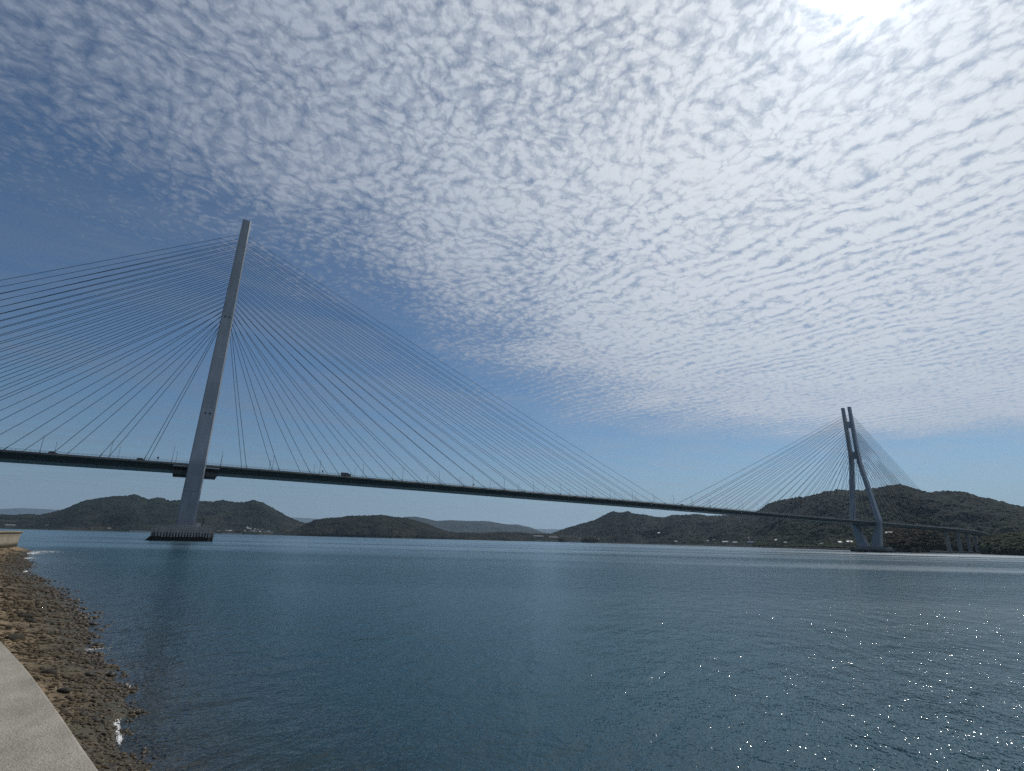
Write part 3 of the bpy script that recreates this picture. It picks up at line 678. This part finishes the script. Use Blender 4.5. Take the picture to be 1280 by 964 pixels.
# piers
p1 = MB(); p1.loft([[(x*k, y*k2, z) for x, y in ((-15.5, -22), (-13, -25), (13, -25), (15.5, -22), (15.5, 22), (13, 25), (-13, 25), (-15.5, 22))] for z, k, k2 in ((-6, 1, 1), (2.3, 1, 1), (2.301, .965, .965), (4.6, .965, .965))])
pier1 = p1.build('pier_foundation', PIER, bridge)
MB().loft([oct_ring(-17.5, 17.5, 7.6, z, 2.) for z in (4.6, 8.0)]).build('pier_shaft', CONC_L, pier1)
fpst = MB().box(-.40, .40, -.42, .42, 2.3, 7.9).box(-.40, .40, .42, 1.3, 4.4, 4.9).box(-.5, .5, -.5, .2, 3.4, 3.8).box(-.5, .5, -.5, .2, 6.2, 6.6).build('fender_post', CONC_L, pier1)
first = True; spots = []
for i in range(19): spots += [(-13.1+i*1.456, -24.9, 0), (-13.1+i*1.456, 24.9, math.pi)]
for i in range(14): spots += [(-15.4, -21+i*3.23, -math.pi/2), (15.4, -21+i*3.23, math.pi/2)]
for x, y, rz in spots:
    o = fpst if first else fpst.copy()
    if not first: col.objects.link(o)
    first = False; o.parent = pier1; o.location = (x, y, rnd.uniform(-.25, .25)); o.rotation_euler = (0, 0, rz); o.scale = (rnd.uniform(.75, 1.15), 1, 1)
b = MB()
for i in range(20): b.bar((-14+i*1.47, -23.6, 4.6), (-14+i*1.47, -23.6, 8.6), .07)
b.bar((-14, -23.6, 8.6), (14, -23.6, 8.6), .06); b.bar((-14, -23.6, 6.5), (14, -23.6, 6.5), .05); b.build('guard_rail', RAIL, pier1)
MB().box(5.4, 7.8, -21.5, -19.5, 4.6, 10.2).build('equipment_cabinet', WHITEW, pier1)
b = MB(); b.bar((8.8, -21, 4.6), (8.8, -21, 12.2), .28); b.box(8.4, 9.2, -21.4, -20.6, 12.2, 13.); b.build('beacon_mast', DARK, pier1)
b = MB()
for k in range(5): b.box(-18.2+k*.5, -15.2, -23, -19, -.5+k*.55, .05+k*.55)
b.build('landing_steps', PIER, pier1)
p2 = MB(); p2.loft([[(TW+x, y, z) for x, y in ((-13, -24), (-11, -26.5), (13, -26.5), (15, -24), (15, 22), (13, 24), (-11, 24), (-13, 22))] for z in (-6, 2.2, 4.4)]); pier2 = p2.build('pier_foundation', PIER, bridge)
MB().loft([[(TW+x, y, z) for x, y in ((-7.5, -17.5), (7.5, -17.5), (7.5, 17.5), (-7.5, 17.5))] for z in (4.4, 8.0)]).build('pier_shaft', CONC_M, pier2)
MB().box(TW-9, TW+9, -25.5, -19.2, 4.4, 7.6).build('mooring_block', CONC_M, pier2)

# stay cables: 21 a side, two planes, two towers
main_s = [27.5+19.9*k for k in range(21)]
side1 = [27.5, 48.5, 69, 89, 109, 128.5]+[128.5+8.9*(k+1) for k in range(15)]
side2 = [27.5+20*k for k in range(9)]+[187.5+9.6*(k+1) for k in range(11)]+[308]
def cable_mb(b, s0, sgn, off, k, plane, r):
    zt = 141.5+3.6*k; tcol = 5.4+(226-zt)*.004
    hs = np.interp(zt, [l[0] for l in LEV], [l[3] for l in LEV])-.2
    a = Vector((s0+sgn*hs, plane*tcol, zt)); e = Vector((s0+sgn*off, plane*(HW-1.0), dz(s0+sgn*off)+.1))
    Ld = (e-a).length; n = 5; pts = []
    for i in range(n+1):
        f = i/n; p = a.lerp(e, f); p.z -= Ld*.003*4*f*(1-f); pts.append(p)
    d = (e-a).normalized(); u_ = d.cross(Vector((0, 1, 0))).normalized(); w_ = d.cross(u_)
    b.loft([[p+(u_*math.cos(q*math.pi/3)+w_*math.sin(q*math.pi/3))*r for q in range(6)] for p in pts])
    b.bar(e+Vector((0, 0, -.1)), e+(a-e).normalized()*2.2, r*1.7)
todo = []
for s0, sides in ((0., ((-1, side1), (1, main_s))), (TW, ((-1, main_s), (1, side2)))):
    for sgn, lst in sides:
        for k, off in enumerate(lst):
            for plane in (-1, 1): todo.append((0 if s0 == 0 else (1 if plane < 0 and sgn < 0 else 2), -k, s0, sgn, off, k, plane))
todo.sort(key=lambda q: (q[0], q[1]))
CR = .14
rest = MB()
for i, (_, _, s0, sgn, off, k, plane) in enumerate(todo):
    r = CR if s0 == 0 else CR*1.5
    if i < 100: b = MB(); cable_mb(b, s0, sgn, off, k, plane, r); b.build('stay_cable', CABLE, bridge)
    else: cable_mb(rest, s0, sgn, off, k, plane, r)
o = rest.build('stay_cables', CABLE, bridge); o['kind'] = 'stuff'

# approach viaduct
via = empty('approach_viaduct', (S_END, 0, 0)); tag(via, 'concrete approach viaduct on slender piers past the far tower', 'viaduct')
vg = [(-HW+1.5, 0), (-HW+1.5, -.8), (-HW+5, -1.6), (-HW+6, -4.0), (HW-6, -4.0), (HW-5, -1.6), (HW-1.5, -.8), (HW-1.5, 0)]
def world_child(o, par):
    o.parent = par; o.matrix_parent_inverse = par.matrix_basis.inverted()
world_child(deck_loft(vg, S_END+.3, 1490, 6, 'viaduct_deck', CONC_M, None), via)
world_child(deck_loft([(-HW+1.55, .0), (-HW+1.55, 1.0), (-HW+1.85, 1.0), (-HW+1.85, .0)], S_END+.3, 1490, 6, 'parapet', CONC_L, None), via)
world_child(deck_loft([(HW-1.85, .0), (HW-1.85, 1.0), (HW-1.55, 1.0), (HW-1.55, .0)], S_END+.3, 1490, 6, 'parapet', CONC_L, None), via)
def terr(x, y):
    a = math.atan2(x-CAM[0], y-CAM[1]); r = math.hypot(x-CAM[0], y-CAM[1]); return max(float(hillF.z(a, r)[0]), 0.)
for s in (1190., 1246., 1304., 1362., 1420.):
    b = MB(); y0 = dy(s); zt = dz(s)-4.0
    b.loft([[(s+x*k, y0+y*k, z) for x, y in ((-1.7, -2.2), (-1.2, -2.7), (1.2, -2.7), (1.7, -2.2), (1.7, 2.2), (1.2, 2.7), (-1.2, 2.7), (-1.7, 2.2))] for z, k in ((-3., 1.1), (zt-3, .95), (zt-1.2, 1.0), (zt, 1.45))])
    b.box(s-4, s+4, y0-5, y0+5, -3, 3.0)
    world_child(b.build('viaduct_pier', CONC_L, None), via)

# lamps on the deck
def make_lamp():
    o = empty('street_lamp'); tag(o, 'x', 'street lamp')
    b = MB(); b.bar((0, 0, 0), (0, 0, .9), .2); b.bar((0, 0, .9), (0, 0, 8.6), .13, 6, .09)
    pv = Vector((0, 0, 8.6))
    for i in range(1, 6):
        q = i/5*1.35; p = Vector((0, 1.7*(1-math.cos(q)), 8.6+.9*math.sin(q))); b.bar(pv, p, .08); pv = p
    b.build('pole', POLE, o)
    MB().box(-.18, .18, pv.y-.1, pv.y+.9, pv.z-.12, pv.z+.1).build('lamp_head', POLE, o)
    return o
lamp0 = make_lamp(); first = True
lamp_s = [-13.6-30.4*k for k in range(9)]+[12.5+30.35*k for k in range(39)]
for sd in (-1, 1):
    for s in lamp_s:
        if abs(s-TW) < 5 or (sd > 0 and s > 900): continue
        o = lamp0 if first else copy_tree(lamp0); first = False
        ss = s+(1.5 if sd > 0 else 0)
        o.location = (ss, sd*(HW-.75), dz(ss)); o.rotation_euler = (0, 0, 0 if sd < 0 else math.pi)
        tag(o, 'tall grey street lamp on the near edge of the bridge deck' if sd < 0 else 'grey street lamp on the far edge of the bridge deck', 'street lamp', 'street lamps along the near edge of the deck' if sd < 0 else 'street lamps along the far edge of the deck')

# vehicles and small signs on the deck
def wheels(o, xs_, w, r):
    for x in xs_:
        for sd in (-1, 1):
            MB().bar((x, sd*(w/2-.22), r), (x, sd*(w/2), r), r, 12).build('wheel', TYRE, o)
def car(s, t, mat, lab, rz=0.):
    o = empty('passenger_car', (s, t, dz(s)+.06), rz); tag(o, lab, 'car')
    b = MB(); b.loft([[(-2.15, y, z) for y, z in ((-.8, .35), (.8, .35), (.82, .7), (-.82, .7))], [(-2.0, y, z) for y, z in ((-.86, .28), (.86, .28), (.86, .92), (-.86, .92))], [(.9, y, z) for y, z in ((-.87, .28), (.87, .28), (.87, .92), (-.87, .92))], [(2.15, y, z) for y, z in ((-.8, .32), (.8, .32), (.78, .66), (-.78, .66))]]); b.build('body', mat, o, False, .05)
    b = MB(); b.loft([[(x*a+c, y*bq, z) for x, y in ((-1, -1), (1, -1), (1, 1), (-1, 1))] for z, a, bq, c in ((.9, 1.6, .80, -.35), (1.46, 1.05, .66, -.45))]); b.build('cabin', WINDK, o, False, .04)
    MB().box(-1.5, .6, -.64, .64, 1.462, 1.52).build('roof', mat, o)
    wheels(o, (-1.35, 1.35), 1.74, .32); return o
car(-29.3, -9.2, CARK, 'dark passenger car on the deck between the leftmost lamps and the near tower')
car(-69.5, -9.4, CARK, 'dark passenger car on the deck at the left edge of the photo')
car(456, -9, CARK, 'dark passenger car on the deck near mid-span')
def truck(s, t, lab):
    o = empty('box_truck', (s, t, dz(s)+.06)); tag(o, lab, 'truck')
    MB().box(-3.4, 1.5, -1.1, 1.1, .95, 2.7).build('cargo_box', DARK, o, False, .05)
    b = MB(); b.loft([[(1.7, y, z) for y, z in ((-1.1, .5), (1.1, .5), (1.1, 2.2), (-1.1, 2.2))], [(3.1, y, z) for y, z in ((-1.1, .5), (1.1, .5), (1.1, 2.1), (-1.1, 2.1))], [(3.55, y, z) for y, z in ((-1.1, .5), (1.1, .5), (1.08, 1.5), (-1.08, 1.5))]]); b.build('cab', CARK, o, False, .05)
    MB().box(-3.3, 3.3, -.5, .5, .5, .94).build('chassis', TYRE, o)
    wheels(o, (-2.2, 2.5), 2.2, .48)
truck(92.5, -9.2, 'dark box truck on the deck right of the near tower')
def sign(s, lab):
    o = empty('road_sign', (s, -HW+.8, dz(s)+.06)); tag(o, lab, 'road sign', 'small road signs on the deck edge')
    MB().bar((0, 0, 0), (0, 0, 2.4), .09).build('post', POLE, o); MB().box(-.5, .5, -.06, .06, 1.5, 2.6).build('sign_panel', SIGNB, o)
sign(195.5, 'small dark sign at the deck edge left of mid-span'); sign(497, 'small dark sign at the deck edge where the far cables begin'); sign(-20.8, 'small dark sign at the deck edge just left of the near tower'); sign(75.2, 'small dark sign at the deck edge left of the box truck')

# ------------------------------------------------------------------ houses and sheds on the far shores
def house(hill, px, py, L_, Wd, H_, wall, roof, lab, grp, flat=False, rot=None):
    x, y, z, a = hill.hit(px, py)
    L_ *= .82; H_ *= .85
    o = empty('shore_house' if not flat else 'harbour_shed', (x, y, z-.6), -a+(rot if rot is not None else rnd.uniform(-.5, .5))); tag(o, lab, 'house' if not flat else 'shed', grp)
    MB().box(-L_/2, L_/2, -Wd/2, Wd/2, -1.5, H_).build('wall', wall, o)
    b = MB(); e = .5; rh = (.12 if flat else .38)*Wd
    b.loft([[(sx*(L_/2+e), yy_, zz_) for yy_, zz_ in ((-Wd/2-e, H_+.01), (Wd/2+e, H_+.01), (0, H_+rh))] for sx in (-1, 1)]); b.build('roof', roof, o)
    n = max(2, int(L_/3.5))
    for i in range(n):
        cx = -L_/2+(i+.5)*L_/n; MB().box(cx-.6, cx+.6, -Wd/2-.05, -Wd/2+.1, H_*.35, H_*.35+1.4).build('window', WINDK, o)
vil = 'village houses below the hills across the strait'
xs_v = [272, 274.5, 283, 285, 287.5, 289, 305.5, 308, 310, 312.5, 314, 316, 318.5, 320.5, 322, 324.5, 326, 328, 329.5, 331.5, 334, 336, 338.5, 341, 313, 309, 317.5]
ys_v = [664.8, 664.9, 664.4, 664.2, 664.6, 664.3, 665.2, 662.8, 661.6, 662.4, 664.6, 665.8, 663, 665.6, 663.4, 666, 665, 662.8, 666.4, 665.8, 666.2, 665.4, 666.8, 666.6, 660.4, 660.2, 665]
for i, (px, py) in enumerate(zip(xs_v, ys_v)):
    house(hillA, px, py, rnd.uniform(9, 16), rnd.uniform(7, 9), rnd.uniform(5, 8), rnd.choice([WHITEW, BEIGEW, WHITEW, GREYW]), rnd.choice([ROOFG, ROOFG, ROOFB, ROOFW]), 'small house in the waterside village under the left hills', vil)
house(hillA, 12.5, 657.8, 46, 14, 7, WHITEW, ROOFW, 'long white shed on the far left shore above the stained seawall', None, True, .0)
house(hillA, 136, 661.5, 18, 10, 6, WHITEW, ROOFW, 'small white building on the shore left of the near tower pier', None, True, .2)
house(hillA, 59, 657.5, 22, 10, 6, BEIGEW, ROOFG, 'beige building low on the left shore right of the long white shed', None, True, .2)
house(hillB, 673, 671.6, 66, 14, 8, WHITEW, ROOFW, 'long pale warehouse on the shore left of the small islet', None, True, 0.)
house(hillB, 691.5, 672.8, 56, 14, 7, BEIGEW, ROOFW, 'long low pale shed beside the small islet', None, True, 0.)
house(hillF, 724.3, 674.2, 34, 14, 8, BEIGEW, ROOFB, 'beige harbour building between the two islets', None, True, 0.)
for px, py, L_, wl, rf, lab in [(749, 675.4, 10, WHITEW, ROOFW, 'tiny white house just right of the larger islet'), (845, 678.5, 16, WHITEW, ROOFW, 'white house on the shore left of the shoreline houses'), (884, 677.6, 14, BEIGEW, ROOFG, 'beige house with grey roof among the shoreline houses'), (893, 676.5, 12, WHITEW, ROOFG, 'white house with grey roof among the shoreline houses'),
    (908, 679.2, 34, WHITEW, ROOFW, 'long white shed brightest on the mainland shore'), (919, 680, 18, GREYW, ROOFW, 'grey shed with white roof right of the long white shed'), (940, 679.8, 34, GREYW, ROOFB, 'grey waterfront building with blue roof'), (936.5, 677.6, 5, WHITEW, ROOFG, 'narrow pale tower block on the waterfront'),
    (971.5, 677.4, 16, WHITEW, ROOFW, 'white house halfway along the shore to the far tower'), (982, 680.5, 10, GREYW, ROOFG, 'small grey house low on the shore'), (1028, 682.4, 12, WHITEW, ROOFG, 'small white house left of the white gabled house near the far tower'), (1050, 680.5, 9, WHITEW, ROOFW, 'small white hut beside the white gabled house near the far tower'),
    (1062, 680, 15, WHITEW, ROOFW, 'white gabled house just left of the far tower'), (824, 667.5, 18, WHITEW, ROOFW, 'white house up the slope above the mainland shore'), (862, 667.2, 16, WHITEW, ROOFG, 'pale house up the slope right of another white one')]:
    house(hillF, px, py, L_, 9, 6 if L_ > 6 else 16, wl, rf, lab, 'buildings along the mainland shore')
house(hG1, 1112, 669.2, 13, 8, 5, WHITEW, ROOFW, 'white house on the bluff just right of the far tower leg', 'buildings along the mainland shore')
# quays at the foot of the mainland and the village
def quay(pxs, D, wd, h, mat, lab):
    b = MB(); ring = []
    pts = []
    for px, d in zip(pxs, D):
        a, _ = azel(px, 680); pts.append((CAM[0]+math.sin(a)*d, CAM[1]+math.cos(a)*d, a))
    rings = [[(x+math.sin(a)*o, y+math.cos(a)*o, z) for o, z in ((0, -2), (0, h), (wd, h+.2), (wd, -2))] for x, y, a in pts]
    b.loft(rings); o = b.build('quay_wall', mat); tag(o, lab, 'quay'); return o
quay([880, 920, 960, 1000, 1040, 1068], [2110, 1950, 1765, 1630, 1500, 1400], 40, 3.2, DARK, 'dark quay wall along the mainland shore left of the far tower')
quay([1160, 1180, 1200, 1214], [1215, 1240, 1280, 1310], 30, 3.4, CONC_M, 'grey quay wall at the foot of the viaduct piers')
quay([158, 175, 190], [3050, 3050, 3060], 8, 6, CONC_L, 'pale breakwater in front of the left hills')
quay([276, 284, 300], [3180, 3190, 3200], 8, 5, CONC_L, 'pale breakwater in front of the waterside village')
quay([666, 690, 728], [2790, 2800, 2760], 14, 6, CONC_M, 'grey quay by the long pale warehouse and the islets')

a, e = azel(630.5, 675); Dn = 1500.; bx = CAM[0]+math.sin(a)*Dn; by = CAM[1]+math.cos(a)*Dn
bo = empty('navigation_buoy', (bx, by, 0)); bo.rotation_euler = (0, .5, -a); tag(bo, 'small dark leaning navigation buoy on open water', 'buoy')
MB().loft([[(math.cos(i*math.pi/5)*r, math.sin(i*math.pi/5)*r, z) for i in range(10)] for z, r in ((-1.2, 1.2), (-.6, 2.2), (.7, 2.2), (1.0, 1.4))]).build('float', BUOY, bo)
b = MB()
for i in range(4): b.bar((math.cos(i*1.571)*1.2, math.sin(i*1.571)*1.2, .9), (math.cos(i*1.571)*.4, math.sin(i*1.571)*.4, 5.6), .14)
b.bar((0, 0, 3.), (0, 0, 6.4), .5); b.build('lattice_mast', BUOY, bo)

# ------------------------------------------------------------------ haze
HZ, vt, vout = material('haze_air')
pv = vt.new('ShaderNodeVolumePrincipled'); pv.inputs['Color'].default_value = (.55, .76, 1, 1); pv.inputs['Density'].default_value = 2.6e-5; pv.inputs['Anisotropy'].default_value = .25
vt.l.new(pv.outputs[0], vout.inputs['Volume']); HZ.cycles.volume_sampling = 'DISTANCE'; HZ.cycles.homogeneous_volume = True
hz = MB().box(-34800, 34800, -35200, 34400, -8.5, 1480).build('haze', HZ); tag(hz, kind='stuff')

# ------------------------------------------------------------------ render settings
sc.view_settings.view_transform = 'Standard'; sc.view_settings.look = 'None'; sc.view_settings.gamma = 1; sc.view_settings.exposure = 0.0; sc.view_settings.use_curve_mapping = False
sc.render.engine = 'CYCLES'
cy = sc.cycles
cy.use_denoising = False; cy.use_adaptive_sampling = False; cy.max_bounces = 5; cy.diffuse_bounces = 2; cy.glossy_bounces = 3; cy.transparent_max_bounces = 12; cy.volume_bounces = 0; cy.transmission_bounces = 2
cy.sample_clamp_direct = 0; cy.sample_clamp_indirect = 6; cy.caustics_reflective = False; cy.caustics_refractive = False
